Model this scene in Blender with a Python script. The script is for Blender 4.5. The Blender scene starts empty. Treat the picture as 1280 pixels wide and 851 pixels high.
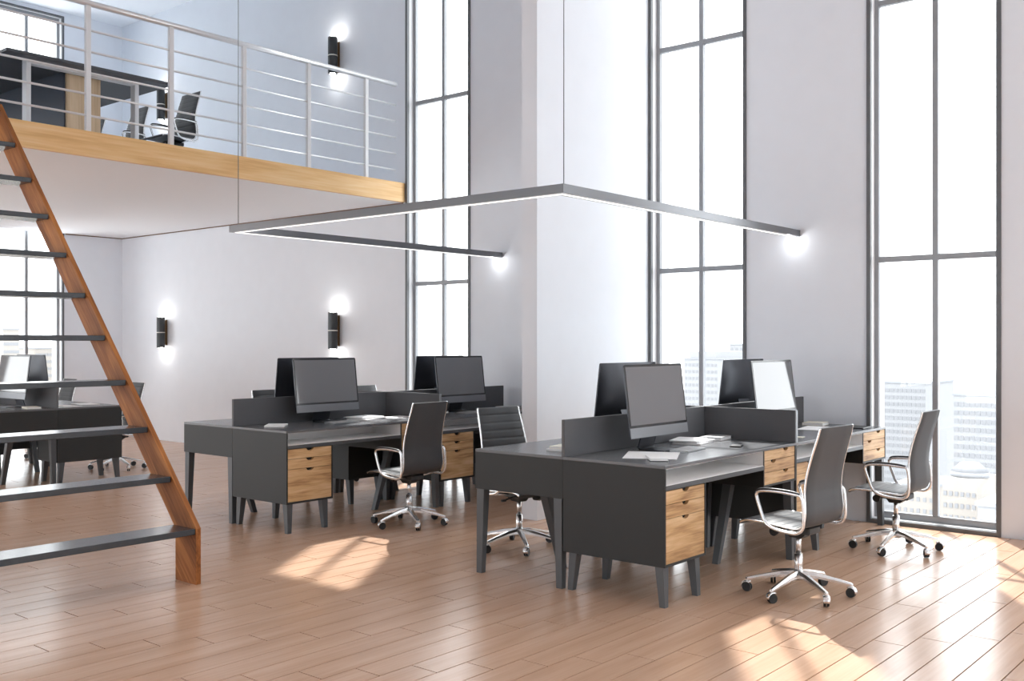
import bpy, bmesh, math, random
from mathutils import Vector, Matrix, Euler
R = math.radians
random.seed(7)
scene = bpy.context.scene
COL = scene.collection

# ------------------------------------------------------------------ camera
F_PX, CX, HORIZON, CAM_H = 1264.0, 640.0, 427.0, 1.4
YAW = math.atan(1065 / 1264)
cam_d = bpy.data.cameras.new('camera'); cam = bpy.data.objects.new('camera', cam_d); COL.objects.link(cam)
cam_d.sensor_width = 36.0; cam_d.lens = 36.0 * F_PX / 1280; cam_d.clip_start = .05; cam_d.clip_end = 3000
cam_d.shift_y = (HORIZON - 425.5) / 1280
cam.location = (0, 0, CAM_H); cam.rotation_euler = (R(90), 0, YAW)
scene.camera = cam
FWD = Vector((-math.sin(YAW), math.cos(YAW), 0)); RGT = Vector((math.cos(YAW), math.sin(YAW), 0))

def project(x, y, z):
    p = Vector((x, y, 0)); d = p.dot(FWD)
    if d < .1: return None
    return CX + F_PX * p.dot(RGT) / d, HORIZON - F_PX * (z - CAM_H) / d, d

# ------------------------------------------------------------------ world, sun, exposure
SKY = 2.3
world = bpy.data.worlds.new('sky'); scene.world = world; world.use_nodes = True
wn = world.node_tree.nodes; bg = wn['Background']
bg.inputs['Color'].default_value = (.975, .985, 1.0, 1); bg.inputs['Strength'].default_value = SKY
sun_d = bpy.data.lights.new('sun', 'SUN'); sun = bpy.data.objects.new('sun', sun_d); COL.objects.link(sun)
sun_d.energy = 3.5; sun_d.color = (1, .97, .93); sun_d.angle = R(.9)
sun.rotation_euler = Vector((-.697, 1.0, 1.39)).to_track_quat('Z', 'Y').to_euler()
sun.location = (-8, 12, 16)
vs = scene.view_settings
vs.view_transform = 'Standard'; vs.look = 'None'; vs.gamma = 1.0; vs.use_curve_mapping = False; vs.exposure = 1.34
scene.cycles.max_bounces = 12; scene.cycles.diffuse_bounces = 8; scene.cycles.glossy_bounces = 4
scene.cycles.transparent_max_bounces = 12; scene.cycles.sample_clamp_indirect = 8.0
scene.cycles.caustics_reflective = False; scene.cycles.caustics_refractive = False

# room limits
XL, XR, YB, YF, ZC = -14.17, 4.6, 7.79, -5.2, 6.09
WALL_T = .30

def portal(loc, rot, sx, sy):
    d = bpy.data.lights.new('window_portal', 'AREA'); d.shape = 'RECTANGLE'; d.size = sx; d.size_y = sy
    d.cycles.is_portal = True
    o = bpy.data.objects.new('window_portal', d); COL.objects.link(o); o.location = loc; o.rotation_euler = rot

# ------------------------------------------------------------------ helpers
def tag(o, label=None, cat=None, group=None, kind=None):
    if label: o['label'] = label
    if cat: o['category'] = cat
    if group: o['group'] = group
    if kind: o['kind'] = kind
    return o

def empty(name, loc=(0, 0, 0), rz=0, label=None, cat=None, group=None):
    o = bpy.data.objects.new(name, None); COL.objects.link(o); o.empty_display_size = .1
    o.location = loc; o.rotation_euler = (0, 0, rz)
    return tag(o, label, cat, group)

class MB:
    """collects shapes for one mesh"""
    def __init__(s): s.bm = bmesh.new(); s.mi = 0
    def _set(s, faces, smooth=False):
        for f in faces: f.material_index = s.mi; f.smooth = smooth
    def box(s, lo, hi, bev=0.0):
        lo, hi = Vector(lo), Vector(hi)
        t = bmesh.new()
        r = bmesh.ops.create_cube(t, size=1)
        for v in t.verts: v.co = Vector(((lo[k] + hi[k]) / 2 + v.co[k] * (hi[k] - lo[k]) for k in range(3)))
        if bev: bmesh.ops.bevel(t, geom=t.edges[:], offset=bev, segments=1, affect='EDGES', profile=.5)
        s.add(t); return s
    def add(s, t, mat=None, smooth=None):
        m = {}
        for v in t.verts: m[v] = s.bm.verts.new(mat @ v.co if mat else v.co)
        for f in t.faces:
            try: nf = s.bm.faces.new([m[v] for v in f.verts])
            except ValueError: continue
            nf.material_index = s.mi; nf.smooth = f.smooth if smooth is None else smooth
        t.free(); return s
    def frustum(s, p0, p1, a0, b0, a1, b1):
        """tapered square bar, horizontal ends: centre p0 half sizes a0,b0 -> p1 a1,b1"""
        vs_ = []
        for p, a, b in ((p0, a0, b0), (p1, a1, b1)):
            for sx, sy in ((-1, -1), (1, -1), (1, 1), (-1, 1)):
                vs_.append(s.bm.verts.new((p[0] + sx * a, p[1] + sy * b, p[2])))
        idx = [(3, 2, 1, 0), (4, 5, 6, 7), (0, 1, 5, 4), (1, 2, 6, 5), (2, 3, 7, 6), (3, 0, 4, 7)]
        s._set([s.bm.faces.new([vs_[i] for i in q]) for q in idx]); return s
    def prism(s, pts, axis, a, b):
        """extrude a 2D outline along axis from a to b; outline given in the other two axes"""
        def mk(p, t): c = list(p); c.insert(axis, t); return c
        A = [s.bm.verts.new(mk(p, a)) for p in pts]; B = [s.bm.verts.new(mk(p, b)) for p in pts]
        n = len(pts); fs = [s.bm.faces.new(A), s.bm.faces.new(B[::-1])]
        for i in range(n): fs.append(s.bm.faces.new([A[(i + 1) % n], A[i], B[i], B[(i + 1) % n]]))
        s._set(fs); return s
    def cyl(s, p0, p1, r0, r1=None, n=20, caps=True):
        p0, p1 = Vector(p0), Vector(p1); r1 = r0 if r1 is None else r1
        q = (p1 - p0).to_track_quat('Z', 'Y')
        ra, rb = [], []
        for i in range(n):
            a = 2 * math.pi * i / n; d = q @ Vector((math.cos(a), math.sin(a), 0))
            ra.append(s.bm.verts.new(p0 + d * r0)); rb.append(s.bm.verts.new(p1 + d * r1))
        s._set([s.bm.faces.new([ra[i], ra[(i + 1) % n], rb[(i + 1) % n], rb[i]]) for i in range(n)], True)
        if caps:
            if r0 > 1e-5: s._set([s.bm.faces.new(ra[::-1])])
            if r1 > 1e-5: s._set([s.bm.faces.new(rb)])
        return s
    def tube(s, pts, r, n=8, closed=False, flat=1.0, up=(0, 1, 0)):
        """swept tube through pts; 'flat' squeezes it across 'up'"""
        P = [Vector(p) for p in pts]; N = len(P); rings = []; up = Vector(up)
        for i in range(N):
            a = P[(i - 1) % N] if (closed or i) else P[0]; b = P[(i + 1) % N] if (closed or i < N - 1) else P[-1]
            t = (b - a).normalized(); u = (up - t * up.dot(t))
            u = u.normalized() if u.length > 1e-4 else t.orthogonal().normalized()
            w = t.cross(u)
            rings.append([s.bm.verts.new(P[i] + (u * math.cos(2 * math.pi * k / n) + w * math.sin(2 * math.pi * k / n) * flat) * r) for k in range(n)])
        fs = []
        for i in range(N if closed else N - 1):
            A, B = rings[i], rings[(i + 1) % N]
            fs += [s.bm.faces.new([A[k], A[(k + 1) % n], B[(k + 1) % n], B[k]]) for k in range(n)]
        s._set(fs, True)
        if not closed: s._set([s.bm.faces.new(rings[0][::-1]), s.bm.faces.new(rings[-1])])
        return s
    def sphere(s, c, r, sc=(1, 1, 1), u=14, v=9):
        t = bmesh.new(); bmesh.ops.create_uvsphere(t, u_segments=u, v_segments=v, radius=r)
        for f in t.faces: f.smooth = True
        return s.add(t, Matrix.Translation(c) @ Matrix.Diagonal((*sc, 1)))
    def mesh(s, name):
        bmesh.ops.recalc_face_normals(s.bm, faces=s.bm.faces[:])
        me = bpy.data.meshes.new(name); s.bm.to_mesh(me); s.bm.free(); return me
    def build(s, name, mats, parent=None, loc=None, rot=None):
        me = s.mesh(name)
        for m in (mats if isinstance(mats, (list, tuple)) else [mats]): me.materials.append(m)
        return put(name, me, parent, loc, rot)

def put(name, me, parent=None, loc=None, rot=None):
    o = bpy.data.objects.new(name, me); COL.objects.link(o)
    if parent: o.parent = parent
    if loc is not None: o.location = loc
    if rot is not None: o.rotation_euler = rot
    return o

def kids(o): return [c for c in bpy.data.objects if c.parent == o]
KIDS = {}
def freeze(o):
    """remember the tree below a prototype so that copies are quick"""
    KIDS[o] = [(c, [(g, []) for g in kids(c)]) for c in kids(o)]
    return o
def copy_thing(o, loc, rz, label, group=None, cat=None, scale=1):
    r = o.copy(); COL.objects.link(r); r.location = loc; r.rotation_euler = (0, 0, rz); r.scale = (scale,) * 3
    tag(r, label, cat, group)
    for c, gs in KIDS[o]:
        cc = c.copy(); COL.objects.link(cc); cc.parent = r
        for g, _ in gs:
            gg = g.copy(); COL.objects.link(gg); gg.parent = cc
    return r
def place(o, loc, rz, label, group=None):
    o.location = loc; o.rotation_euler = (0, 0, rz); return tag(o, label, None, group)

# ------------------------------------------------------------------ materials
def new_mat(name):
    m = bpy.data.materials.new(name); m.use_nodes = True
    nt = m.node_tree; return m, nt, nt.nodes['Principled BSDF']
def lin(r, g, b):
    f = lambda c: (c / 255 / 12.92) if c / 255 <= .04045 else ((c / 255 + .055) / 1.055) ** 2.4
    return (f(r), f(g), f(b), 1)
def plain(name, col, rough=.5, metal=0.0, spec=.5, noise=0.0, nscale=40, bump=0.0):
    m, nt, b = new_mat(name)
    b.inputs['Base Color'].default_value = col; b.inputs['Roughness'].default_value = rough
    b.inputs['Metallic'].default_value = metal; b.inputs['Specular IOR Level'].default_value = spec
    if noise or bump:
        tc = nt.nodes.new('ShaderNodeTexCoord'); n = nt.nodes.new('ShaderNodeTexNoise')
        n.inputs['Scale'].default_value = nscale; n.inputs['Detail'].default_value = 4
        nt.links.new(tc.outputs['Object'], n.inputs['Vector'])
        if noise:
            mx = nt.nodes.new('ShaderNodeMix'); mx.data_type = 'RGBA'
            mx.inputs[6].default_value = tuple(c * (1 - noise) for c in col[:3]) + (1,)
            mx.inputs[7].default_value = tuple(min(1, c * (1 + noise)) for c in col[:3]) + (1,)
            nt.links.new(n.outputs['Fac'], mx.inputs[0]); nt.links.new(mx.outputs[2], b.inputs['Base Color'])
        if bump:
            bp = nt.nodes.new('ShaderNodeBump'); bp.inputs['Strength'].default_value = bump; bp.inputs['Distance'].default_value = .002
            nt.links.new(n.outputs['Fac'], bp.inputs['Height']); nt.links.new(bp.outputs['Normal'], b.inputs['Normal'])
    return m
def wood(name, dark, mid, light, axis=1, rough=.45, along=1.2, across=16, coords='Object', spec=.4, bump=.08, rand=True, coat=0.0, roty=0.0):
    """streaky wood, grain running along one axis"""
    m, nt, b = new_mat(name); N, L = nt.nodes, nt.links
    b.inputs['Roughness'].default_value = rough; b.inputs['Specular IOR Level'].default_value = spec
    b.inputs['Coat Weight'].default_value = coat; b.inputs['Coat Roughness'].default_value = .12
    if coords == 'World':
        src = N.new('ShaderNodeNewGeometry').outputs['Position']
    else:
        src = N.new('ShaderNodeTexCoord').outputs['Object']
    if rand:
        oi = N.new('ShaderNodeObjectInfo'); ml = N.new('ShaderNodeMath'); ml.operation = 'MULTIPLY'; ml.inputs[1].default_value = 37.0
        ad = N.new('ShaderNodeVectorMath'); ad.operation = 'ADD'
        L.new(oi.outputs['Random'], ml.inputs[0]); L.new(src, ad.inputs[0]); L.new(ml.outputs[0], ad.inputs[1]); src = ad.outputs[0]
    if roty:
        mr = N.new('ShaderNodeMapping'); mr.inputs['Rotation'].default_value = (0, roty, 0); L.new(src, mr.inputs['Vector']); src = mr.outputs[0]
    mp = N.new('ShaderNodeMapping'); sc = [across] * 3; sc[axis] = along; mp.inputs['Scale'].default_value = sc
    L.new(src, mp.inputs['Vector'])
    n1 = N.new('ShaderNodeTexNoise'); n1.inputs['Scale'].default_value = 1.0; n1.inputs['Detail'].default_value = 5; n1.inputs['Distortion'].default_value = .6
    mp2 = N.new('ShaderNodeMapping'); sc2 = [across * 7] * 3; sc2[axis] = along * 2.5; mp2.inputs['Scale'].default_value = sc2
    n2 = N.new('ShaderNodeTexNoise'); n2.inputs['Scale'].default_value = 1.0; n2.inputs['Detail'].default_value = 3
    L.new(mp.outputs[0], n1.inputs['Vector']); L.new(src, mp2.inputs['Vector']); L.new(mp2.outputs[0], n2.inputs['Vector'])
    mix = N.new('ShaderNodeMath'); mix.operation = 'MULTIPLY_ADD'; mix.inputs[1].default_value = .35
    L.new(n2.outputs['Fac'], mix.inputs[0])
    s2 = N.new('ShaderNodeMath'); s2.operation = 'MULTIPLY'; s2.inputs[1].default_value = .65; L.new(n1.outputs['Fac'], s2.inputs[0]); L.new(s2.outputs[0], mix.inputs[2])
    rp = N.new('ShaderNodeValToRGB'); e = rp.color_ramp.elements
    e[0].position = .32; e[0].color = dark; e[1].position = .68; e[1].color = light; x = e.new(.5); x.color = mid
    L.new(mix.outputs[0], rp.inputs['Fac']); L.new(rp.outputs['Color'], b.inputs['Base Color'])
    if bump:
        bp = N.new('ShaderNodeBump'); bp.inputs['Strength'].default_value = bump; bp.inputs['Distance'].default_value = .002
        L.new(n2.outputs['Fac'], bp.inputs['Height']); L.new(bp.outputs['Normal'], b.inputs['Normal'])
    return m
def emit(name, col, strength):
    m, nt, b = new_mat(name)
    b.inputs['Emission Color'].default_value = col; b.inputs['Emission Strength'].default_value = strength
    b.inputs['Base Color'].default_value = (.9, .9, .9, 1); return m
def glass_mat():
    m, nt, b = new_mat('window_glass'); N, L = nt.nodes, nt.links
    tr = N.new('ShaderNodeBsdfTransparent'); tr.inputs['Color'].default_value = (.96, .975, .98, 1)
    gl = N.new('ShaderNodeBsdfGlossy'); gl.inputs['Roughness'].default_value = .01
    lw = N.new('ShaderNodeLayerWeight'); lw.inputs['Blend'].default_value = .5
    pw = N.new('ShaderNodeMath'); pw.operation = 'POWER'; pw.inputs[1].default_value = 4.0; L.new(lw.outputs['Facing'], pw.inputs[0])
    fr = N.new('ShaderNodeMath'); fr.operation = 'MULTIPLY_ADD'; fr.inputs[1].default_value = .6; fr.inputs[2].default_value = .03; L.new(pw.outputs[0], fr.inputs[0])
    mx = N.new('ShaderNodeMixShader'); L.new(fr.outputs[0], mx.inputs[0]); L.new(tr.outputs[0], mx.inputs[1]); L.new(gl.outputs[0], mx.inputs[2])
    L.new(mx.outputs[0], N['Material Output'].inputs['Surface']); return m

M = {}
M['wall'] = plain('white_wall', lin(229, 234, 241), .65, noise=.025, nscale=6, bump=.05)
M['ceil'] = plain('white_ceiling', lin(242, 245, 249), .7)
M['frame'] = plain('window_frame_grey', lin(150, 153, 157), .4, metal=.2)
M['casing'] = plain('window_casing_grey', lin(98, 100, 103), .45, metal=.2)
M['reveal'] = plain('white_reveal', lin(228, 229, 231), .6)
M['glass'] = glass_mat()
M['plank'] = wood('floor_oak', lin(188, 151, 124), lin(199, 163, 137), lin(208, 174, 149), axis=1, rough=.24, along=.9, across=10, coords='World', spec=.36, bump=.03, rand=False, coat=.04)
M['subfloor'] = plain('subfloor_dark', lin(40, 28, 22), .9, spec=.1)
M['fascia'] = wood('golden_oak', lin(208, 158, 100), lin(232, 190, 132), lin(242, 208, 158), axis=1, rough=.45, along=.9, across=9)
M['stringer'] = wood('stair_oak', lin(104, 60, 30), lin(152, 94, 50), lin(190, 126, 70), axis=0, rough=.6, along=1.4, across=10, spec=.2, roty=R(-47.4))
M['tread'] = plain('slate_tread', lin(60, 64, 69), .2, noise=.12, nscale=60, bump=.05)
M['steel'] = plain('brushed_steel', lin(226, 227, 229), .32, metal=.6)
M['chrome'] = plain('chrome', lin(242, 243, 244), .27, metal=1.0)
M['worktop'] = plain('charcoal_sheen_worktop', lin(100, 101, 104), .25, noise=.05, nscale=90)  # lighter than the desk body, painting in the sheen of reflected walls
M['desk'] = plain('charcoal_laminate', lin(45, 46, 46), .5, spec=.35, noise=.05, nscale=90, bump=.03)
M['desk_edge'] = plain('charcoal_edge', lin(78, 81, 84), .4)
M['liner'] = plain('pale_grey_laminate', lin(242, 242, 242), .45)
M['screen_panel'] = plain('charcoal_felt', lin(86, 87, 90), .6, noise=.08, nscale=200, bump=.05)
M['drawer'] = wood('drawer_oak', lin(132, 92, 56), lin(198, 160, 114), lin(222, 190, 148), axis=1, rough=.5, along=2.2, across=15, bump=.15)
M['notch'] = plain('notch_shade', lin(20, 18, 16), .8)  # black stands for the shade seen through notches and drawer gaps
M['leather'] = plain('charcoal_leather', lin(70, 72, 75), .5, spec=.35, noise=.06, nscale=160, bump=.06)
M['black'] = plain('black_plastic', lin(28, 29, 31), .4)
M['rubber'] = plain('black_rubber', lin(26, 27, 28), .5)
M['mon_body'] = plain('space_grey_metal', lin(66, 68, 74), .3, metal=.6)
M['mon_chin'] = plain('monitor_chin', lin(128, 130, 134), .35, metal=.5)
M['mon_glass'] = plain('screen_glass_haze', lin(112, 113, 116), .05, spec=1.0)  # grey base stands for haze reflected on the dark screen
M['mon_bezel'] = plain('screen_bezel', lin(44, 45, 47), .15)
M['paper'] = plain('white_paper', lin(240, 240, 240), .7)
M['cover'] = plain('grey_cover', lin(178, 180, 182), .5)
M['cream'] = plain('cream_cover', lin(226, 222, 208), .6)
M['alu'] = plain('aluminium', lin(170, 173, 176), .3, metal=.7)
M['lamp_metal'] = plain('pendant_metal', lin(122, 123, 126), .3, metal=.8)
M['cable'] = plain('steel_cable', lin(120, 122, 124), .4, metal=.6)
M['led'] = emit('led_strip', (1, .98, .95, 1), .5)
M['sconce'] = plain('sconce_charcoal', lin(66, 68, 70), .35, metal=.5)
M['bronze'] = plain('sconce_bracket_bronze', lin(120, 98, 72), .4, metal=.5)
M['band'] = plain('sconce_band', lin(232, 230, 222), .3)
M['bulb'] = emit('sconce_bulb', (1, .96, .9, 1), 14.0)
M['white_metal'] = plain('white_metal', lin(222, 224, 226), .4)
M['table_top'] = plain('dark_table_top', lin(70, 72, 76), .4)
M['navy'] = plain('dark_blue_panel', lin(52, 60, 74), .5, noise=.1, nscale=30)
M['pale_oak'] = wood('pale_oak', lin(176, 150, 120), lin(202, 178, 146), lin(216, 194, 164), axis=2, rough=.5, along=1.2, across=14)
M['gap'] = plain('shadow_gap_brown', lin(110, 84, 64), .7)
M['b_white'] = plain('pale_concrete', lin(136, 137, 139), .9, noise=.04, nscale=.05)
M['b_beige'] = plain('beige_concrete', lin(142, 137, 131), .9)
M['b_win'] = plain('far_window', lin(121, 122, 125), .8)
M['b_roof'] = plain('far_roof', lin(130, 132, 136), .9)
M['b_ground'] = plain('far_ground', lin(138, 140, 143), .95, noise=.2, nscale=.03)

# ------------------------------------------------------------------ structure: floor of planks
PW, PL, PX0, PY0, STEP = .1545, .92, -3.463, 3.619, .184
fl = MB(); fl.box((XL - .3, YF - .3, -.20), (XR + .3, YB + .3, -.013)); floor = fl.build('floor', M['subfloor']); tag(floor, kind='structure')
GAP = .0058
def plank_mesh(l):
    b = MB(); b.box((GAP / 2, GAP / 2, -.012), (PW - GAP / 2, l - GAP / 2, 0)); me = b.mesh('plank'); me.materials.append(M['plank']); return me
pl_full = plank_mesh(PL); pl_cache = {}
cells = []
for k in range(int((XL - PX0) / PW) - 1, int((XR - PX0) / PW) + 1):
    x0 = PX0 + k * PW
    if x0 < XL or x0 + PW > XR: continue
    off = (PY0 + STEP * k) % PL
    n0 = math.floor((YF - off) / PL)
    for n in range(n0, n0 + 18):
        a, b = max(off + n * PL, YF), min(off + n * PL + PL, YB)
        if b - a < .02: continue
        p = project(x0 + PW / 2, (a + b) / 2, 0); size = 0
        if p and -60 < p[0] < 1340 and 420 < p[1] < 880: size = (b - a) / p[2] ** 2
        cells.append((size, x0, a, b))
cells.sort(reverse=True)
rest = MB()
for i, (size, x0, a, b) in enumerate(cells):
    if i < 300 and size > 0:
        l = round(b - a, 3)
        if abs(l - PL) < .002: me = pl_full
        else: me = pl_cache.setdefault(l, None) or pl_cache.__setitem__(l, plank_mesh(l)) or pl_cache[l]
        put('plank', me, floor, (x0, a, 0))
    else:
        rest.box((x0 + GAP / 2, a + GAP / 2, -.012), (x0 + PW - GAP / 2, b - GAP / 2, 0))
tag(rest.build('plank_field', M['plank'], floor), kind='stuff')

# ------------------------------------------------------------------ walls with tall window openings
ZT = 6.03                               # window head
WIN_B = [(-8.095, -7.13), (-4.945, -3.98), (-2.955, -1.985), (-.965, .005), (1.025, 1.995), (3.015, 3.985)]
WIN_L = [(5.935, 6.905), (3.945, 4.915), (1.955, 2.925)]
WIN_L_FILL = [(-.7, 1.05), (-2.85, -1.1), (-5.0, -3.25)]    # unseen low glazing, added to light the space below the loft
WIN_F_FILL = [(x, x + 1.75) for x in (-13.9, -11.95, -10.0, -8.05, -6.1)]  # unseen windows, widened to brighten the wall and soffit under the loft
ZF = 2.86                               # head of the added low glazing, keeping its light under the loft
WIN_R = [(5.9, 6.87), (3.945, 4.915), (1.955, 2.925), (-.035, .935)]  # unseen windows, fewer of them to dim the back wall
def wall(name, lo, hi, wins, along, t0, t1, head=ZT, low=()):
    """solid wall pieces between full-height openings; along 0 = X, 1 = Y"""
    b = MB(); cur = lo
    def piece(a0, a1, z0, z1):
        if along == 0: b.box((a0, t0, z0), (a1, t1, z1))
        else: b.box((t0, a0, z0), (t1, a1, z1))
    for a0, a1 in sorted(list(wins) + list(low)):
        piece(cur, a0, -.012, ZC); piece(a0, a1, ZF if (a0, a1) in low else head, ZC); cur = a1
    piece(cur, hi, -.012, ZC)
    return tag(b.build(name, M['wall']), kind='structure')
wall('wall_back', XL - WALL_T, XR + WALL_T, WIN_B, 0, YB, YB + WALL_T)
wall('wall_left', YF, YB, WIN_L, 1, XL - WALL_T, XL, ZT, WIN_L_FILL)
wall('wall_front', XL - WALL_T, XR + WALL_T, WIN_F_FILL, 0, YF - WALL_T, YF, ZF)
wall('wall_right', YF, YB, WIN_R, 1, XR, XR + WALL_T)
b = MB(); b.box((XL - WALL_T, YF - WALL_T, ZC), (XR + WALL_T, YB + WALL_T, ZC + .2)); tag(b.build('ceiling', M['ceil']), kind='structure')
# the deep pier between two windows
b = MB(); b.box((-5.10, 6.175, 0), (-4.946, YB, ZC)); tag(b.build('column', M['wall']), 'white pier projecting from the wall between two windows', kind='structure')

win_n = [0]
def window(a0, a1, origin, rot, ZT=ZT):
    """a tall window in local axes: X along the wall, Y outwards; origin on the inner wall face"""
    win_n[0] += 1
    w = a1 - a0; e = .03
    root = empty('window_%d' % win_n[0], origin, rot); tag(root, 'tall grey framed window with slim mullion and transoms', kind='structure')
    key = (round(w, 3), ZT); bars = [z for z in (2.04, 4.037) if z < ZT - .3]; levels = [.085] + bars + [ZT - .06]
    if key not in WMESH:
        d = {}
        m = MB()                                            # dark casing lining the opening, a little proud of the wall
        m.box((0, -.012, 0), (e, .02, ZT)); m.box((w - e, -.012, 0), (w, .02, ZT)); m.box((e, -.012, 0), (w - e, .02, .03)); m.box((e, -.012, ZT - e), (w - e, .02, ZT))
        d['casing'] = (m, 'casing')
        m = MB()                                            # pale reveal behind the casing
        r = .026
        for y0, y1 in ((.02, .088), (.13, .30)):
            m.box((0, y0, 0), (r, y1, ZT)); m.box((w - r, y0, 0), (w, y1, ZT)); m.box((r, y0, 0), (w - r, y1, .035)); m.box((r, y0, ZT - .02), (w - r, y1, ZT))
        d['reveal'] = (m, 'reveal')
        m = MB(); s0 = .001; sw = .06
        m.box((s0, .088, 0), (sw, .13, ZT), .003); m.box((w - sw, .088, 0), (w - s0, .13, ZT), .003)
        m.box((sw, .088, .0), (w - sw, .13, .085), .003); m.box((sw, .088, ZT - .06), (w - sw, .13, ZT), .003)
        d['sash_frame'] = (m, 'frame')
        m = MB(); m.box((w / 2 - .021, .084, .085), (w / 2 + .021, .134, ZT - .06), .004); d['mullion'] = (m, 'frame')
        m = MB(); m.box((sw, .086, -.022), (w - sw, .132, .022), .004); d['transom'] = (m, 'frame')
        WMESH[key] = {}
        for k, (mm, mt) in d.items():
            me = mm.mesh(k); me.materials.append(M[mt]); WMESH[key][k] = me
        for zi in range(len(bars) + 1):
            z0 = levels[zi] + (.022 if zi else 0); z1 = levels[zi + 1] - (.022 if zi < len(bars) else 0)
            mm = MB(); mm.box((0, .106, z0), ((w - 2 * sw - .042) / 2, .112, z1)); me = mm.mesh('pane'); me.materials.append(M['glass']); WMESH[key][zi] = me
    D = WMESH[key]
    for k in ('casing', 'reveal', 'sash_frame', 'mullion'): put(k, D[k], root)
    for z in bars: put('transom', D['transom'], root, (0, 0, z))
    for zi in range(len(bars) + 1):
        put('pane', D[zi], root, (.06, 0, 0)); put('pane', D[zi], root, (w / 2 + .021, 0, 0))
WMESH = {}
for a0, a1 in WIN_B:
    window(a0, a1, (a0, YB, 0), 0); portal(((a0 + a1) / 2, YB + .33, ZT / 2), (R(-90), 0, 0), a1 - a0, ZT)
for a0, a1 in WIN_L:
    window(a0, a1, (XL, a0, 0), R(90)); portal((XL - .33, (a0 + a1) / 2, ZT / 2), (R(-90), 0, R(90)), a1 - a0, ZT)
for a0, a1 in WIN_L_FILL:
    window(a0, a1, (XL, a0, 0), R(90), ZF); portal((XL - .33, (a0 + a1) / 2, ZF / 2), (R(-90), 0, R(90)), a1 - a0, ZF)
for a0, a1 in WIN_F_FILL:
    window(a0, a1, (a1, YF, 0), R(180), ZF); portal(((a0 + a1) / 2, YF - .33, ZF / 2), (R(90), 0, 0), a1 - a0, ZF)
for a0, a1 in WIN_R:
    window(a0, a1, (XR, a1, 0), R(-90)); portal((XR + .33, (a0 + a1) / 2, ZT / 2), (R(-90), 0, R(-90)), a1 - a0, ZT)

# ------------------------------------------------------------------ loft
LX, LZ0, LZ1 = -8.10, 2.94, 3.148
b = MB(); b.box((XL + .002, YF + .002, LZ0), (LX - .04, YB - .002, LZ1)); loft = b.build('loft_slab', M['ceil']); tag(loft, 'white soffited loft floor slab over the far end of the room', kind='structure')
b = MB(); b.box((LX - .04, YF + .002, LZ0 - .001), (LX, YB - .014, LZ1 + .002), .002); b.build('fascia_board', M['fascia'], loft)
b = MB(); b.box((XL + .004, YB - .006, LZ0 - .012), (LX - .04, YB, LZ0)); b.box((XL, 6.93, LZ0 - .012), (XL + .006, YB, LZ0)); tag(b.build('shadow_line_strip', M['gap']), kind='structure')  # thin brown strip painted as the shadow line where wall meets soffit

# railing on the loft edge
rail = empty('railing', (LX - .045, 5.5, LZ1), 0, 'white metal loft railing with thin horizontal rails and a steel handrail', 'railing')
def L(x, y, z): return (x - (LX - .045), y - 5.5, z - LZ1)
b = MB(); b.cyl(L(LX - .045, 3.36, 4.225), L(LX - .045, 7.68, 4.225), .026, n=16); b.build('handrail', M['steel'], rail)
for y in (3.402, 4.172, 4.941, 5.71, 6.479, 7.248):
    b = MB(); b.box(L(LX - .063, y - .022, LZ1 + .002), L(LX - .027, y + .022, 4.205), .003); b.build('post', M['white_metal'], rail)
for i in range(5):
    z = 3.287 + i * .1785
    b = MB(); b.cyl(L(LX - .045, 3.36, z), L(LX - .045, 7.68, z), .0095, n=10); b.build('rail', M['steel'], rail)

# ------------------------------------------------------------------ staircase
st = empty('staircase', (-5.25, 2.8, 0), 0, 'open tread staircase with oak stringers and dark slate treads up to the loft', 'staircase')
def S(x, y, z): return (x + 5.25, y - 2.8, z)
SLOPE = 1.088; FX, FZ = -5.143, .322; BX, BZ = -5.357, .302
def front(z): return FX - (z - FZ) / SLOPE
def back(z): return BX - (z - BZ) / SLOPE
zt = 3.148
out = [(FX, 0), (FX, FZ), (front(zt + .02), zt + .02), (LX + .001, zt + .02), (LX + .001, zt - .2), (back(zt - .2), zt - .2), (BX, BZ), (BX, 0)]
for y0 in (3.28, 1.98):
    b = MB(); b.prism([(x + 5.25, z) for x, z in out], 1, y0 - 2.8, y0 - 2.8 + .032); b.build('stringer', M['stringer'], st)
for i in range(10):
    z = .322 + i * .2795
    b = MB(); b.box(S(back(z) + .004, 2.013, z - .034), S(front(z) - .004, 3.279, z), .003); b.build('tread', M['tread'], st)

# ------------------------------------------------------------------ wall lamps
def make_sconce():
    root = empty('wall_lamp', (0, 0, 0)); root['category'] = 'wall lamp'
    cy = -.092
    for s_ in (-1, 1):
        b = MB(); b.cyl((0, cy, s_ * .006), (0, cy, s_ * .213), .056, n=28, caps=False)
        b.cyl((0, cy, s_ * .213), (0, cy, s_ * .17), .052, n=28, caps=False)
        b.build('shade', M['sconce'], root)
        b = MB(); b.sphere((0, cy, s_ * .205), .032); b.build('bulb', M['bulb'], root)
    b = MB(); b.cyl((0, cy, -.006), (0, cy, .006), .058, n=28); b.build('band', M['band'], root)
    b = MB(); b.box((-.012, cy + .05, -.17), (.012, -.012, .17), .002); b.box((-.02, -.012, -.18), (.02, 0, .18), .002); b.build('bracket', M['bronze'], root)
    return root
sc0 = freeze(make_sconce())
sc_spots = [(-9.23, 1.53, 'charcoal cylinder wall lamp above the desks nearest the tall window, below the loft'),
            (-12.95, 1.53, 'charcoal cylinder wall lamp near the room corner, below the loft'),
            (-9.23, 4.745, 'charcoal cylinder wall lamp above the loft railing, closest to the tall window'),
            (-12.95, 4.735, 'charcoal cylinder wall lamp behind the loft chairs, near the corner')]
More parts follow.
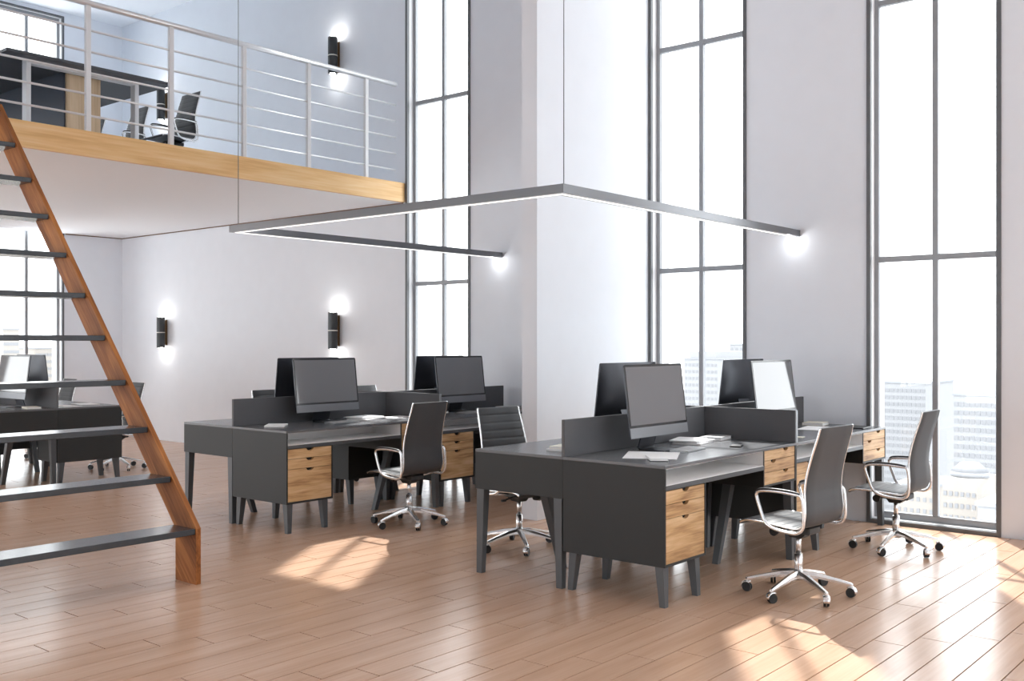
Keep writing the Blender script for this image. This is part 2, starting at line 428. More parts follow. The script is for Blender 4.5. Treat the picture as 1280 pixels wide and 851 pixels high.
for i, (x, z, lab) in enumerate(sc_spots):
    o = sc0 if i == 0 else copy_thing(sc0, (0, 0, 0), 0, lab)
    place(o, (x, YB, z), 0, lab, 'up and down wall lamps')
    for s_ in (-1, 1):
        d = bpy.data.lights.new('wall_lamp_light', 'POINT'); d.energy = .4; d.shadow_soft_size = .03; d.color = (1, .95, .9)
        lo = bpy.data.objects.new('wall_lamp_light', d); COL.objects.link(lo); lo.parent = o; lo.location = (0, -.095, s_ * .25)

# ------------------------------------------------------------------ pendant
PZ = 2.305; PH = .052; PWD = .085
pd = empty('pendant_light', (-5.13, 4.61, PZ), 0, 'grey metal three-sided linear pendant light hung on cables over the desks', 'lamp')
x0, x1, y0, y1 = -6.77, -3.50, 4.61, YB - .004
def P_(x, y, z): return (x + 5.13, y - 4.61, z)
b = MB()
for lo, hi in (((x0, y0), (x1, y0 + PWD)), ((x0, y0 + PWD), (x0 + PWD, y1)), ((x1 - PWD, y0 + PWD), (x1, y1))):
    b.box(P_(*lo, -PH), P_(*hi, 0))
b.build('body', M['lamp_metal'], pd)
m = .031
b = MB()
b.box(P_(x0 + m, y0 + m, -PH - .004), P_(x1 - m, y0 + PWD - m, -PH)); b.build('diffuser', M['led'], pd)
for xa in (x0, x1 - PWD):
    b = MB(); b.box(P_(xa + m, y0 + PWD - m, -PH - .004), P_(xa + PWD - m, y1 - .01, -PH)); b.build('diffuser', M['led'], pd)
for xa in (x0, x1 - PWD):
    d = bpy.data.lights.new('pendant_end_light', 'POINT'); d.energy = .3; d.shadow_soft_size = .02
    lo = bpy.data.objects.new('pendant_end_light', d); COL.objects.link(lo); lo.parent = pd; lo.location = P_(xa + PWD / 2, YB - .11, -PH - .035)
for x, y in ((x0 + .05, y0 + .05), (x1 - .02, y0 + .03)):
    b = MB(); b.cyl(P_(x, y, 0), P_(x, y, ZC - PZ), .0028, n=8); b.build('cable', M['cable'], pd)

# ------------------------------------------------------------------ desks
DL, DD, DT = 1.593, .668, .75
def drawer_mesh(w, h, t, notch):
    """front slab with a half-round finger notch at the top; width along Y, face towards +X"""
    pts = [(0, 0), (w, 0), (w, h)]
    c = w * notch; r = .034; dp = .019
    for i in range(9):
        a = math.pi * i / 8; pts.append((c + r * math.cos(a), h - dp * math.sin(a)))
    pts.append((0, h))
    b = MB(); b.prism(pts, 0, -t, 0); me = b.mesh('drawer'); me.materials.append(M['drawer']); return me
def make_desk():
    r = empty('desk', (0, 0, 0)); r['category'] = 'desk'
    e = .013
    b = MB(); b.box((0, 0, DT - .017), (DD, DL, DT), .0015); b.build('worktop', M['worktop'], r)
    b = MB(); b.box((0, 0, .215), (DD, e, DT - .017), .001); b.build('end_panel', M['desk'], r)
    b = MB(); b.box((0, DL - e, .51), (DD, DL, DT - .017), .001); b.build('end_panel', M['desk'], r)
    # open shelf: pale inside
    b = MB(); b.box((.16, e, .618), (DD, 1.149, .643)); sh = b.build('shelf', M['desk_edge'], r)
    b = MB(); b.box((.332, e, .643), (DD - .001, 1.137, .6455)); b.box((.32, e, .6455), (.332, 1.137, DT - .017))
    b.box((.332, e + .003, DT - .0195), (DD - .006, 1.134, DT - .0172)); b.box((.332, 1.134, .6455), (DD - .004, 1.137, DT - .017)); b.box((.332, e, .6455), (DD - .004, e + .003, DT - .017)); b.build('liner', M['liner'], sh)
    # drawer cabinet at one end
    b = MB(); b.box((0, .42, .215), (DD, .432, .618), .001); b.box((0, e, .215), (DD, .42, .228), .001); b.box((.004, e, .228), (.016, .42, .618)); b.box((.016, e, .606), (DD - .026, .42, .618))
    b.build('cabinet_body', M['desk'], r)
    b = MB(); b.box((DD - .034, e, .228), (DD - .026, .42, .606)); b.build('cabinet_shade', M['notch'], r)  # black sheet gives the hollow behind the drawer fronts its shade
    for z0, z1 in ((.230, .466), (.469, .541), (.544, .613)):
        o = put('drawer', drawer_mesh(.42 - e - .004, z1 - z0, .02, .5), r, (DD - .003, e + .002, z0))
    # shallow drawer box at the other end
    b = MB(); b.box((.0, 1.137, .51), (DD, 1.149, DT - .017), .001); b.box((0, 1.149, .51), (DD, DL - e, .522), .001); b.box((.004, 1.149, .522), (.016, DL - e, DT - .017)); b.build('drawer_box', M['desk'], r)
    b = MB(); b.box((DD - .034, 1.149, .522), (DD - .026, DL - e, DT - .017)); b.build('box_shade', M['notch'], r)  # dark sheet for the shade inside the drawer box
    for (z0, z1), n in zip(((.524, .596), (.599, .669), (.672, .731)), (.70, .29, .70)):
        put('drawer', drawer_mesh(DL - e - 1.149 - .004, z1 - z0, .02, n), r, (DD - .003, 1.151, z0))
    # legs
    for tx, ty, fx, fy in ((.620, .046, .640, .036), (.620, .372, .640, .374), (.055, .046, .036, .036), (.055, .372, .036, .374)):
        b = MB(); b.frustum((fx, fy, 0), (tx, ty, .215), .017, .017, .026, .026); b.build('leg', M['desk_edge'], r)
    for fx, tx in ((.640, .630), (.030, .040)):
        b = MB(); b.frustum((fx, DL - .022, 0), (tx, DL - .030, .51), .020, .018, .029, .026); b.build('leg', M['desk_edge'], r)
    b = MB(); b.frustum((.335, 1.155, 0), (.335, 1.33, .51), .020, .019, .029, .030); b.build('leg', M['desk_edge'], r)
    return r
desk0 = freeze(make_desk())
GROUPS = [((-3.462, 4.555), 0), ((-6.645, 4.555), 0), ((-9.75, 4.69), R(90))]
def gpt(g, w, u, z=0):
    (ox, oy), a = GROUPS[g]
    return (ox + w * math.cos(a) - u * math.sin(a), oy + w * math.sin(a) + u * math.cos(a), z)
where = ['beside the white pier', 'between the stairs and pier', 'behind the staircase']
desk_lab = {(0, 1, 0): 'charcoal desk with oak drawers and a white paper pad, beside the white pier',
            (0, 1, 1): 'charcoal desk with oak drawers whose end stands right at the window, beside the pier',
            (0, -1, 0): 'charcoal desk facing the pier, with a white book stack by its end',
            (0, -1, 1): 'charcoal desk tucked against the wall and the white pier',
            (1, 1, 0): 'charcoal desk with oak drawers near the staircase, rolling chair pulled up to it',
            (1, 1, 1): 'charcoal desk with oak drawers near the tall window, without a chair',
            (1, -1, 0): 'charcoal desk whose shallow end panel faces the foot of the staircase',
            (1, -1, 1): 'charcoal desk against the wall under the wall lamp',
            (2, 1, 0): 'charcoal desk behind the staircase with papers and its closed cabinet end in view',
            (2, 1, 1): 'charcoal desk behind the staircase, farther along towards the end wall window',
            (2, -1, 0): 'charcoal desk behind the lower stair treads with a shallow end panel',
            (2, -1, 1): 'charcoal desk mostly hidden behind the bright monitor and the stair treads'}
first = True
for g in range(3):
    a = GROUPS[g][1]
    for side in (1, -1):
        for k in (0, 1):
            if side == 1: loc = gpt(g, .0005, k * (DL + .001)); rz = a
            else: loc = gpt(g, -.0005, k * (DL + .001) + DL); rz = a + math.pi
            lab = desk_lab[(g, side, k)]
            if first: place(desk0, loc, rz, lab, 'desks in back to back rows'); first = False
            else: copy_thing(desk0, loc, rz, lab, 'desks in back to back rows')
# privacy screens standing on the desks
SH = .208
for g in range(3):
    a = GROUPS[g][1]
    b = MB(); b.box((-.011, 0, 0), (.011, 2 * DL, SH), .0015)
    o = b.build('privacy_screen', M['screen_panel'], None, gpt(g, 0, .002, DT + .0005), (0, 0, a))
    tag(o, 'long charcoal privacy screen along the middle of the desks ' + where[g], 'screen', 'long privacy screens')
    for side in (1, -1):
        b = MB(); b.box((0, -.010, 0), (DD - .012, .010, SH), .0015)
        b.mi = 1; b.box((DD - .012, -.010, 0), (DD - .004, .010, SH))
        o = b.build('privacy_screen', [M['screen_panel'], M['alu']], None, gpt(g, side * .0125, DL + .0005, DT + .0005), (0, 0, a + (0 if side == 1 else math.pi)))
        tag(o, 'short cross screen between the desks %s, %s' % (where[g], 'on the drawer front side' if side == 1 else 'on the hidden rear side'), 'screen', 'short cross screens')

# ------------------------------------------------------------------ monitors
def make_monitor():
    """faces +X, centred on Y, origin on the desk"""
    r = empty('monitor', (0, 0, 0)); r['category'] = 'monitor'
    w, h = .645, .432; tilt = Matrix.Translation((.0, 0, .086)) @ Matrix.Rotation(R(-7), 4, 'Y')
    def xf(mb):
        for v in mb.bm.verts: v.co = tilt @ v.co
        return mb
    def slab(x0, x1, y, z0, z1, cr):
        pts = []
        for cy, cz, a0 in ((y - cr, z1 - cr, 0), (-y + cr, z1 - cr, 90), (-y + cr, z0 + cr, 180), (y - cr, z0 + cr, 270)):
            for i in range(4): a = R(a0 + i * 30); pts.append((cy + cr * math.cos(a), cz + cr * math.sin(a)))
        m = MB(); m.prism(pts, 0, x0, x1); return m
    # bulged body
    m = slab(-.006, 0, w / 2, 0, h, .012)
    ny, nz = 12, 8; G = []
    for i in range(ny + 1):
        row = []
        for j in range(nz + 1):
            u, v = -1 + 2 * i / ny, -1 + 2 * j / nz
            d = .034 * (1 - abs(u) ** 2.6) * (1 - abs(v) ** 2.6)
            row.append(m.bm.verts.new((-.006 - d, u * (w / 2 - .002), h / 2 + v * (h / 2 - .002))))
        G.append(row)
    m._set([m.bm.faces.new([G[i][j], G[i + 1][j], G[i + 1][j + 1], G[i][j + 1]]) for i in range(ny) for j in range(nz)], True)
    xf(m).build('housing', M['mon_body'], r)
    chin = .062
    m = slab(0, .0015, w / 2, chin, h, .012); xf(m).build('bezel', M['mon_bezel'], r)
    m = MB(); m.box((.0015, -w / 2 + .014, chin + .014), (.0025, w / 2 - .014, h - .014)); xf(m).build('display', M['mon_glass'], r)
    m = MB(); m.box((0, -w / 2 + .002, .002), (.0018, w / 2 - .002, chin - .001)); xf(m).build('chin', M['mon_chin'], r)
    # bent foot
    m = MB(); t = .006; hw = .085
    prof = [(.075, 0), (.075, t), (-.090, t), (-.103, .014), (-.046, .235), (-.040, .235), (-.050, .19), (-.110, .016), (-.098, 0)]
    m.prism([(p[0], p[1]) for p in prof], 1, -hw, hw); m.build('stand', M['mon_body'], r)
    return r
mon0 = freeze(make_monitor())
mon_lab = {(0, 1, 0): 'dark monitor on the desk with the white paper pad beside the pier',
           (0, 1, 1): 'dark monitor with a bright slanted reflection behind the short cross screen beside the pier',
           (0, -1, 0): 'dark monitor seen from behind above the long screen, in front of the white pier',
           (0, -1, 1): 'dark monitor seen from behind by the window, its stand showing above the screen',
           (1, 1, 0): 'dark monitor standing below the wall lamp on the desk near the staircase',
           (1, 1, 1): 'monitor with a pale reflecting screen crossed by a dark stripe near the tall window',
           (1, -1, 0): 'dark monitor seen from behind below the wall lamp',
           (1, -1, 1): 'dark monitor seen from behind against the tall window next to the loft edge',
           (2, 1, 0): 'dark monitor seen from behind with its stand showing, between stair treads',
           (2, 1, 1): 'dark monitor seen from behind, the farther one among the desks behind the stairs',
           (2, -1, 0): 'monitor with a dark lower frame seen between the stair treads',
           (2, -1, 1): 'monitor with a bright blueish screen at the end wall window behind the stairs'}
mon_pos = {(0, 1): [(.228, .655), (.228, .655)], (0, -1): [(.228, .655), (.228, .655)]}
first = True
for g in range(3):
    a = GROUPS[g][1]
    for side in (1, -1):
        for k in (0, 1):
            u = k * DL + {(0, 1): .66, (0, -1): .94, (1, 1): .752, (1, -1): .88, (2, 1): .97, (2, -1): .50}[(g, side)]
            loc = gpt(g, side * .235, u, DT + .001); rz = a + (0 if side == 1 else math.pi)
            lab = mon_lab[(g, side, k)]
            if first: place(mon0, loc, rz, lab, 'desktop monitors'); first = False
            else: copy_thing(mon0, loc, rz, lab, 'desktop monitors')

# ------------------------------------------------------------------ chairs
def smooth_path(pts, n=6, closed=False):
    P = [Vector(p) for p in pts]; N = len(P); out = []
    rng = range(N) if closed else range(N - 1)
    for i in rng:
        if closed: a, b_, c, d = P[(i - 1) % N], P[i], P[(i + 1) % N], P[(i + 2) % N]
        else: a, b_, c, d = P[max(i - 1, 0)], P[i], P[i + 1], P[min(i + 2, N - 1)]
        for k in range(n):
            t = k / n
            out.append(.5 * ((2 * b_) + (c - a) * t + (2 * a - 5 * b_ + 4 * c - d) * t * t + (3 * b_ - a - 3 * c + d) * t ** 3))
    if not closed: out.append(P[-1])
    return out
def make_chair():
    """faces +X; origin on the floor under the column"""
    r = empty('office_chair', (0, 0, 0)); r['category'] = 'chair'
    HW = .203
    prof = [(.250, .392), (.225, .408), (.17, .415), (.06, .410), (-.05, .402), (-.105, .403), (-.140, .425), (-.155, .475), (-.152, .54), (-.148, .61), (-.160, .70), (-.186, .80), (-.214, .89), (-.228, .945)]
    path = smooth_path([(x, 0, z) for x, z in prof], 6)
    # sling: front surface ribbed by seams, back surface smooth
    NP = len(path); T = .017
    tang = [(path[min(i + 1, NP - 1)] - path[max(i - 1, 0)]).normalized() for i in range(NP)]
    nor = [Vector((t.z, 0, -t.x)) for t in tang]          # towards the sitter (up on the seat, forward on the back)
    nor = [n if (n.z > 0 or n.x > 0) else -n for n in nor]
    cum = [0]
    for i in range(1, NP): cum.append(cum[-1] + (path[i] - path[i - 1]).length)
    tot = cum[-1]; nrib = 17
    m = MB(); ys = [-HW, -HW * .97, -HW * .5, 0, HW * .5, HW * .97, HW]
    fr, bk = [], []
    SUB = []
    for i in range(NP - 1):
        for k in range(3):
            t = k / 3; SUB.append((path[i].lerp(path[i + 1], t), nor[i].lerp(nor[i + 1], t).normalized(), cum[i] + (cum[i + 1] - cum[i]) * t))
    SUB.append((path[-1], nor[-1], tot))
    for p, n, c in SUB:
        ph = (c / tot * nrib) % 1.0; rib = .0045 * (1 - (2 * abs(ph - .5)) ** 6) - .0045
        w = 1.0 - .13 * max(0, (c / tot - .5) / .5)
        fr.append([m.bm.verts.new(p + n * (T / 2 + rib - (.004 if abs(y) > HW * .98 else 0)) + Vector((0, y * w, 0))) for y in ys])
        bk.append([m.bm.verts.new(p - n * (T / 2 - (.003 if abs(y) > HW * .98 else 0)) + Vector((0, y * w, 0))) for y in ys])
    fs = []
    K = len(ys)
    for i in range(len(SUB) - 1):
        for j in range(K - 1):
            fs.append(m.bm.faces.new([fr[i][j], fr[i][j + 1], fr[i + 1][j + 1], fr[i + 1][j]]))
            fs.append(m.bm.faces.new([bk[i][j + 1], bk[i][j], bk[i + 1][j], bk[i + 1][j + 1]]))
        fs.append(m.bm.faces.new([fr[i][0], fr[i + 1][0], bk[i + 1][0], bk[i][0]])); fs.append(m.bm.faces.new([fr[i + 1][-1], fr[i][-1], bk[i][-1], bk[i + 1][-1]]))
    m._set(fs, True)
    for row in (0, -1):
        m._set([m.bm.faces.new([fr[row][j], fr[row][j + 1], bk[row][j + 1], bk[row][j]]) for j in range(K - 1)])
    m.build('sling', M['leather'], r)
    for s_ in (-1, 1):
        pts = [p + Vector((0, s_ * (HW + .004) * (1 - .13 * max(0, (cum[i] / tot - .5) / .5)), 0)) for i, p in enumerate(path)]
        m = MB(); m.tube(pts[2:], .0065, 8); m.build('side_rail', M['chrome'], r)
        # arm loop
        y = s_ * (HW + .028)
        loop = [(-.146, .578), (-.10, .589), (0, .594), (.095, .588), (.122, .572), (.121, .545), (.098, .480), (.078, .432), (.052, .405), (0, .388), (-.09, .380), (-.130, .388), (-.156, .420), (-.158, .50)]
        lp = smooth_path([(x, y, z) for x, z in loop], 4, True)
        m = MB(); m.tube(lp, .0095, 8, closed=True); m.build('armrest', M['chrome'], r)
        pad = smooth_path([(x, y, z + .011) for x, z in loop[0:5]], 4)
        m = MB(); m.tube(pad[1:-1], .011, 8, flat=.55); arm_pad = m.build('arm_pad', M['black'], r)
        m = MB(); m.tube([(-.04, s_ * .06, .37), (-.04, y, .384)], .009, 8); m.build('bracket', M['chrome'], r)
    m = MB(); m.box((-.10, -.065, .345), (.085, .065, .388), .008); m.frustum((0, 0, .318), (-.01, 0, .346), .035, .035, .06, .05); m.build('mechanism', M['black'], r)
    m = MB(); m.cyl((.10, .05, .352), (.10, .098, .346), .021, .024, n=14); m.build('knob', M['black'], r)
    m = MB(); m.cyl((.03, -.06, .36), (.05, -.17, .345), .006, n=8); m.box((.04, -.195, .338), (.062, -.16, .352), .003); m.build('lever', M['black'], r)
    m = MB(); m.cyl((0, 0, .225), (0, 0, .335), .0145, n=16); m.cyl((0, 0, .115), (0, 0, .228), .0225, n=18); m.cyl((0, 0, .085), (0, 0, .135), .034, .026, n=18); m.build('column', M['chrome'], r)
    for i in range(6):
        a = R(30 + 60 * i); d = Vector((math.cos(a), math.sin(a), 0)); q = Vector((-d.y, d.x, 0))
        m = MB(); prev = None; ring = []
        for t, w0, h0, z in ((.0, .020, .022, .112), (.3, .0185, .018, .107), (.7, .015, .013, .088), (1.0, .012, .010, .071), (1.04, .009, .008, .068)):
            c = d * (.02 + (.277 - .02) * t) + Vector((0, 0, z))
            ring.append([m.bm.verts.new(c + q * (w0 * sx) + Vector((0, 0, h0 * sz))) for sx, sz in ((-1, -.6), (1, -.6), (1, .2), (.45, 1), (-.45, 1), (-1, .2))])
        fs = []
        for A, B in zip(ring, ring[1:]): fs += [m.bm.faces.new([A[k], A[(k + 1) % 6], B[(k + 1) % 6], B[k]]) for k in range(6)]
        fs += [m.bm.faces.new(ring[0][::-1]), m.bm.faces.new(ring[-1])]; m._set(fs)
        leg = m.build('base_leg', M['chrome'], r)
        c = d * .277
        m = MB()
        ax = Vector((math.cos(a + 1.1), math.sin(a + 1.1), 0))
        for s_ in (-1, 1): m.cyl(c + ax * s_ * .003 + Vector((0, 0, .027)), c + ax * s_ * .014 + Vector((0, 0, .027)), .0268, .025, n=16)
        wh = m.build('caster', M['rubber'], r)
        m = MB(); qx = ax.cross(Vector((0, 0, 1)))
        pts = [c + Vector((0, 0, .028)) + (qx * math.cos(R(t)) + Vector((0, 0, 1)) * math.sin(R(t))) * .0305 for t in range(-5, 151, 26)]
        m.tube(pts, .0185, 8, flat=.26, up=ax); m.cyl(c + Vector((0, 0, .052)), c + Vector((0, 0, .070)), .007, n=10); m.build('hood', M['chrome'], wh)
    return r
ch0 = freeze(make_chair())
G_CH = 'charcoal office chairs on the main floor'
chairs = [(-2.398, 5.311, 0, 175, 'charcoal high back office chair on the open floor between the desk and the sun patch'),
          (-2.412, 6.878, 0, 181, 'office chair with a pale lit back standing in front of the window'),
          (-5.595, 5.417, 0, 180, 'charcoal office chair seen from behind at the oak drawers between stairs and pier'),
          (-4.39, 5.285, 0, -10, 'charcoal office chair with horizontal seams, facing out from the white pier'),
          (-7.72, 5.84, 0, 0, 'charcoal office chair whose top just shows over the long screen, below the wall lamp'),
          (-7.72, 7.02, 0, 0, 'charcoal office chair whose top shows over the long screen beside the tall window'),
          (-10.50, 5.72, 0, -95, 'charcoal office chair seen behind the stair stringer, its casters showing past the cabinet'),
          (-12.12, 5.76, 0, -92, 'charcoal office chair at the far desk behind the stairs, in front of the end wall')]
for i, (x, y, z, a, lab) in enumerate(chairs):
    if i == 0: place(ch0, (x, y, z), R(a), lab, G_CH)
    else: copy_thing(ch0, (x, y, z), R(a), lab, G_CH)
for x, y, a, lab in ((-9.74, 5.93, -90, 'dark office chair on the loft nearest the railing posts, closest to the table end'),
                     (-10.78, 5.93, -90, 'dark office chair on the loft seen past the white table leg'),
                     (-11.76, 5.93, -90, 'dark office chair on the loft seen between the oak panel and the white table leg')):
    copy_thing(ch0, (x, y, LZ1), R(a), lab, 'office chairs along the loft table')

# ------------------------------------------------------------------ loft table
tb = empty('conference_table', (-10.6, 4.57, LZ1 + .001), 0, 'long dark topped conference table with white metal legs on the loft', 'table')
def T_(x, y, z): return (x + 10.6, y - 4.57, z)
b = MB(); b.box(T_(-12.4, 3.80, .722), T_(-8.81, 5.36, .752), .004); b.build('table_top', M['table_top'], tb)
for xa in (-8.93, -12.28):
    for y in (4.04, 5.06):
        b = MB(); b.box(T_(xa - .085, y - .02, 0), T_(xa, y + .02, .69), .002); b.build('leg', M['white_metal'], tb)
    b = MB(); b.box(T_(xa - .085, 4.02, .69), T_(xa, 5.08, .722), .002); b.build('crossbar', M['white_metal'], tb)
b = MB(); b.box(T_(-12.0, 4.425, .0), T_(-8.92 - .16, 4.775, .72)); b.build('pedestal', M['navy'], tb)
b = MB(); b.box(T_(-8.92 - .16, 4.437, .0), T_(-8.92 - .135, 4.763, .70), .002); b.build('pedestal_panel', M['pale_oak'], tb)

# ------------------------------------------------------------------ small things on the desks
def on_desk(name, mb, mat, x, y, rz, label, cat, group=None, z=DT + .001):
    o = mb.build(name, mat, None, (x, y, z), (0, 0, R(rz))); return tag(o, label, cat, group)
def sheet(w, l, t=.002, bev=0): m = MB(); m.box((-w / 2, -l / 2, 0), (w / 2, l / 2, t), bev); return m
def book_thing(x, y, rz, w, l, t, cover, label, group=None, z=DT + .001):
    r = empty('notebook', (x, y, z), R(rz), label, 'notebook', group)
    m = MB(); m.box((-w / 2, -l / 2, 0), (w / 2, l / 2, .002)); m.box((-w / 2, -l / 2, t - .002), (w / 2, l / 2, t)); m.box((-w / 2, -l / 2, .002), (-w / 2 + .002, l / 2, t - .002)); m.build('cover', cover, r)
    m = MB(); m.box((-w / 2 + .002, -l / 2 + .004, .002), (w / 2 - .004, l / 2 - .004, t - .002)); m.build('pages', M['paper'], r)
    return r
def keyboard(x, y, rz, label, mat='alu'):
    r = empty('keyboard', (x, y, DT + .001), R(rz), label, 'keyboard', 'keyboards in front of monitors')
    m = MB(); m.prism([(-.058, 0), (.058, 0), (.058, .004), (-.058, .010)], 1, -.14, .14); m.build('case', M[mat], r)
    m = MB()
    for i in range(5):
        for j in range(13):
            cx, cy = .046 - i * .0225, -.126 + j * .021
            z = .0055 + (.046 - cx) * .052
            m.box((cx - .009, cy - .0085, z), (cx + .009, cy + .0085, z + .003))
    o = m.build('keys', M['cover'], r); tag(o, kind='stuff'); return r
def pen(x, y, rz, label, z=DT + .001):
    r = empty('pen', (x, y, z), R(rz), label, 'pen')
    m = MB(); m.cyl((-.065, 0, .005), (.05, 0, .005), .0045, n=10); m.build('barrel', M['black'], r)
    m = MB(); m.cyl((.05, 0, .005), (.068, 0, .005), .0042, .001, n=10); m.build('tip', M['alu'], r); return r
# desk with the pad
on_desk('paper_sheet', sheet(.30, .36), M['paper'], -3.11, 4.93, 28, 'white paper sheet lying flat on the desk beside the pier, nearest its end', 'paper', z=DT + .001)
book_thing(-2.99, 4.79, 40, .10, .21, .012, M['paper'], 'slim white pad resting on the paper sheet', z=DT + .0035)
keyboard(-3.09, 5.30, 8, 'grey keyboard in front of the monitor beside the paper pad')
for i, (x, y, rz, t) in enumerate(((-3.30, 5.72, 12, .008), (-3.31, 5.735, 4, .008), (-3.325, 5.71, 18, .006))):
    on_desk('document', sheet(.19, .27, t), M['paper'], x, y, rz, ['lowest white document of the pile beside the dark monitor', 'middle white document of the pile beside the dark monitor', 'topmost white document of the pile beside the dark monitor'][i], 'document', 'document pile by the monitor', z=DT + .001 + i * .0085)
book_thing(-3.30, 6.02, 8, .15, .20, .022, M['cover'], 'pale grey notebook lying by the short cross screen beside the pier')
m = MB(); m.box((-.035, -.06, 0), (.035, .06, .008), .003); on_desk('phone', m, M['black'], -2.975, 5.69, 20, 'small black phone on the desk before the cross screen', 'phone')
book_thing(-3.625, 4.83, 6, .22, .16, .014, M['paper'], 'lower white book of the stack behind the near screen end')
book_thing(-3.62, 4.835, 10, .20, .15, .014, M['cream'], 'upper cream book of the stack behind the near screen end', z=DT + .0155)
pen(-3.60, 5.10, 80, 'black pen on the desk that faces the white pier')
on_desk('paper_sheet', sheet(.21, .36), M['paper'], -3.14, 7.26, 10, 'white paper sheet on the desk end at the window', 'paper')
book_thing(-3.28, 7.58, 10, .16, .20, .02, M['cream'], 'cream notebook by the wall on the desk at the window')
m = MB(); m.box((-.03, -.04, 0), (.03, .04, .004)); on_desk('sticky_note', m, M['cream'], -2.93, 6.50, 10, 'small cream note on the desk just past the cross screen', 'note')
m = MB(); m.box((-.075, -.10, 0), (.075, .10, .009), .003); on_desk('tablet', m, M['black'], -2.92, 7.50, 5, 'black tablet by the drawers of the desk at the window', 'tablet')
# second group
on_desk('notepad', sheet(.15, .21, .012, .001), M['paper'], -6.40, 4.78, 45, 'white notepad on the desk near the staircase, before the monitor', 'notepad')
keyboard(-6.26, 5.32, 4, 'grey keyboard in front of the monitor below the wall lamp')
for i, (x, y, rz) in enumerate(((-6.40, 5.70, 14), (-6.42, 5.72, -4), (-6.43, 5.70, 8))):
    on_desk('document', sheet(.20, .28, .007), M['paper'], x, y, rz, ['lowest white document by the short cross screen between stairs and pier', 'middle white document by the short cross screen between stairs and pier', 'topmost white document by the short cross screen between stairs and pier'][i], 'document', 'document pile between stairs and pier', z=DT + .001 + i * .0075)
on_desk('paper_sheet', sheet(.24, .30, .004), M['paper'], -6.33, 6.0, 6, 'white paper sheet behind the chair back, against the cross screen', 'paper')
pen(-6.20, 6.02, 60, 'black pen lying beside the white paper near the cross screen')
book_thing(-6.80, 4.86, 0, .13, .19, .02, M['paper'], 'white book behind the screen end that faces the staircase')
keyboard(-6.22, 6.80, 4, 'grey keyboard below the pale reflecting monitor')
on_desk('paper_sheet', sheet(.2, .28, .006), M['paper'], -6.42, 6.42, 18, 'white papers beneath the pale reflecting monitor', 'paper')
book_thing(-6.40, 7.55, 0, .16, .22, .018, M['cover'], 'grey notebow at the wall end'.replace('notebow', 'notebook') + ' of the desk without a chair')
# third group
on_desk('paper_sheet', sheet(.30, .21), M['paper'], -10.02, 4.88, 10, 'white paper sheet on the desk behind the stairs, beside the long screen end', 'paper')
on_desk('paper_sheet', sheet(.28, .20, .004), M['paper'], -10.16, 5.18, -8, 'white paper stack near the cabinet end of the desk behind the stairs', 'paper')
book_thing(-9.93, 4.52, 80, .13, .20, .016, M['cream'], 'cream notebook lying at the foot of the long screen behind the stairs')

# ------------------------------------------------------------------ city outside the windows
GZ = -150.0
b = MB(); b.box((-1400, 40, GZ - 1), (1400, 1800, GZ)); tag(b.build('ground', M['b_ground']), kind='structure')
def at_y(u, v, Y):
    d = FWD + RGT * ((u - CX) / F_PX); t = Y / d.y
    return d.x * t, CAM_H + (HORIZON - v) / F_PX * t
def tower(name, u0, u1, vtop, Y, depth, rows, cols, ww, wh, mat, label, win_below=None, steps=(), pitch=None, dome=False):
    """a far building whose long front faces the office; u0,u1,vtop give its outline in the photograph at distance Y"""
    xa, zt_ = at_y(u0, vtop, Y); xb, _ = at_y(u1, vtop, Y)
    root = empty(name, ((xa + xb) / 2, Y + depth / 2, GZ), 0, label, 'building', 'hazy city buildings')
    W = xb - xa; H = zt_ - GZ
    m = MB(); m.box((-W / 2, -depth / 2, 0), (W / 2, depth / 2, H)); m.build('wall', mat, root)
    for su0, su1, sv in steps:
        sa, sz = at_y(su0, sv, Y); sb, _ = at_y(su1, sv, Y); cx = (xa + xb) / 2
        m = MB(); m.box((sa - cx, -depth / 2 + 2, H), (sb - cx, depth / 2 - 2, sz - GZ)); m.build('upper_block', mat, root)
    if dome:
        m = MB(); m.cyl((0, 0, H), (0, 0, H + 1.2), W * .56, n=32); m.cyl((0, 0, H + 1.2), (0, 0, H + 3.2), W * .56, W * .28, n=32); m.build('roof', M['b_roof'], root)
    else:
        m = MB(); m.box((-W / 2 - .4, -depth / 2 - .4, H), (W / 2 + .4, depth / 2 + .4, H + .8)); m.build('roof', M['b_roof'], root)
    pz = pitch or 3.6
    m = MB(); m.box((-ww / 2, -.15, -wh / 2), (ww / 2, .25, wh / 2)); wm = m.mesh('window'); wm.materials.append(M['b_win'])
    for i in range(rows):
        for j in range(cols):
            put('window', wm, root, (-W / 2 + W * (j + .5) / cols, -depth / 2 - .02, H - 3.2 - i * pz))
    return root
tower('office_tower', 1086, 1157, 478, 460, 40, 22, 13, 1.5, 1.5, M['b_white'], 'pale slab tower with a fine window grid, behind the lit office chair at the window', pitch=3.1)
tower('office_tower', 1192, 1262, 494, 390, 40, 13, 10, 1.5, 1.5, M['b_white'], 'stepped pale high rise filling one side of the window', steps=((1226, 1262, 463),), pitch=3.1)
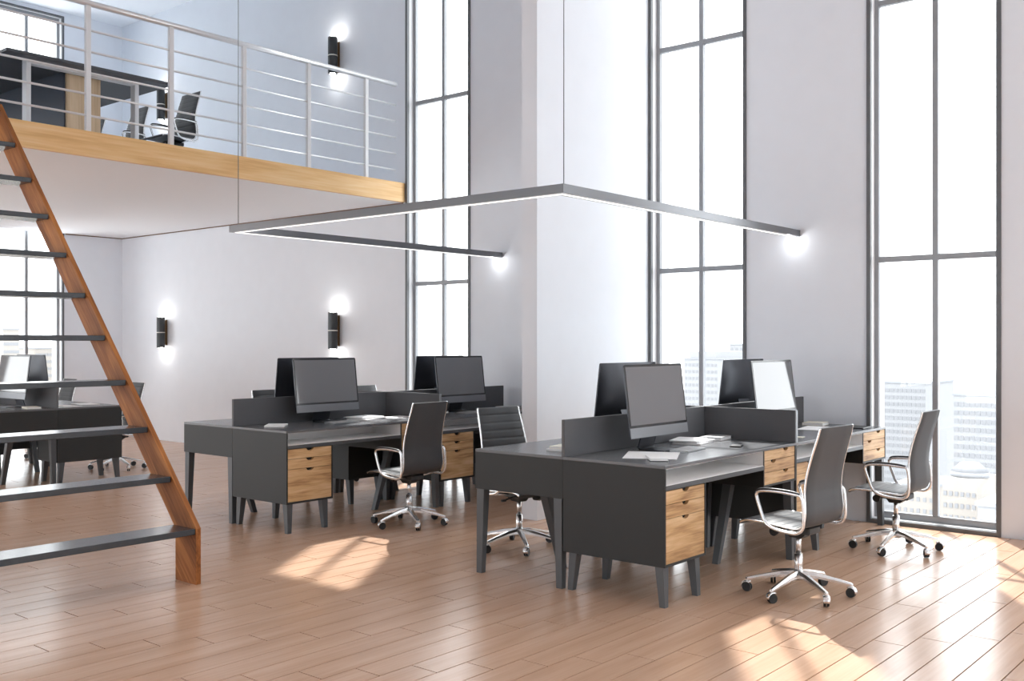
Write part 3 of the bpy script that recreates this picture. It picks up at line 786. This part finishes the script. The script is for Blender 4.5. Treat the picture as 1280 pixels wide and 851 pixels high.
tower('low_building', 1178, 1221, 598, 240, 16, 4, 6, .7, 1.0, M['b_beige'], 'low beige building with a flat round roof, seen from above through the window', pitch=2.7, dome=True)
tower('low_building', 1120, 1168, 606, 270, 20, 4, 6, .8, 1.1, M['b_beige'], 'small beige block below the slab tower', pitch=3.0)
tower('low_building', 1222, 1280, 632, 215, 20, 3, 7, .8, 1.0, M['b_white'], 'small pale block next to the round roofed building', pitch=3.0)
tower('office_tower', 855, 897, 449, 520, 40, 10, 9, 1.6, 1.7, M['b_white'], 'pale tower with square windows and a raised top block, behind the monitors', steps=((860, 892, 439),), pitch=3.9)
tower('office_tower', 912, 948, 431, 680, 40, 8, 6, 2.0, 2.0, M['b_white'], 'plain pale tower beside the square windowed one', pitch=5)
tower('office_tower', 525, 556, 470, 600, 40, 5, 6, 2.0, 2.0, M['b_white'], 'pale tower beyond the tall window next to the loft', pitch=5)
# seen through the end wall window, front towards +X
def tower_x(u0, u1, vtop, X, depth, rows, cols, label):
    def at_x(u, v):
        d = FWD + RGT * ((u - CX) / F_PX); t = X / d.x
        return d.y * t, CAM_H + (HORIZON - v) / F_PX * t
    ya, zt_ = at_x(u0, vtop); yb, _ = at_x(u1, vtop)
    root = empty('office_tower', (X - depth / 2, (ya + yb) / 2, GZ), 0, label, 'building', 'hazy city buildings')
    W = yb - ya; H = zt_ - GZ
    m = MB(); m.box((-depth / 2, -W / 2, 0), (depth / 2, W / 2, H)); m.build('wall', M['b_beige'], root)
    m = MB(); m.box((-depth / 2 - .4, -W / 2 - .4, H), (depth / 2 + .4, W / 2 + .4, H + .8)); m.build('roof', M['b_roof'], root)
    m = MB(); m.box((-.25, -.6, -.7), (.15, .6, .7)); wm = m.mesh('window'); wm.materials.append(M['b_win'])
    for i in range(rows):
        for j in range(cols): put('window', wm, root, (depth / 2 + .02, -W / 2 + W * (j + .5) / cols, H - 3 - i * 3.6))
tower_x(4, 24, 412, -480, 40, 7, 6, 'pale beige tower seen through the end wall window behind the stairs')
tower_x(44, 70, 436, -520, 40, 4, 7, 'lower pale beige block seen through the end wall window behind the stairs')
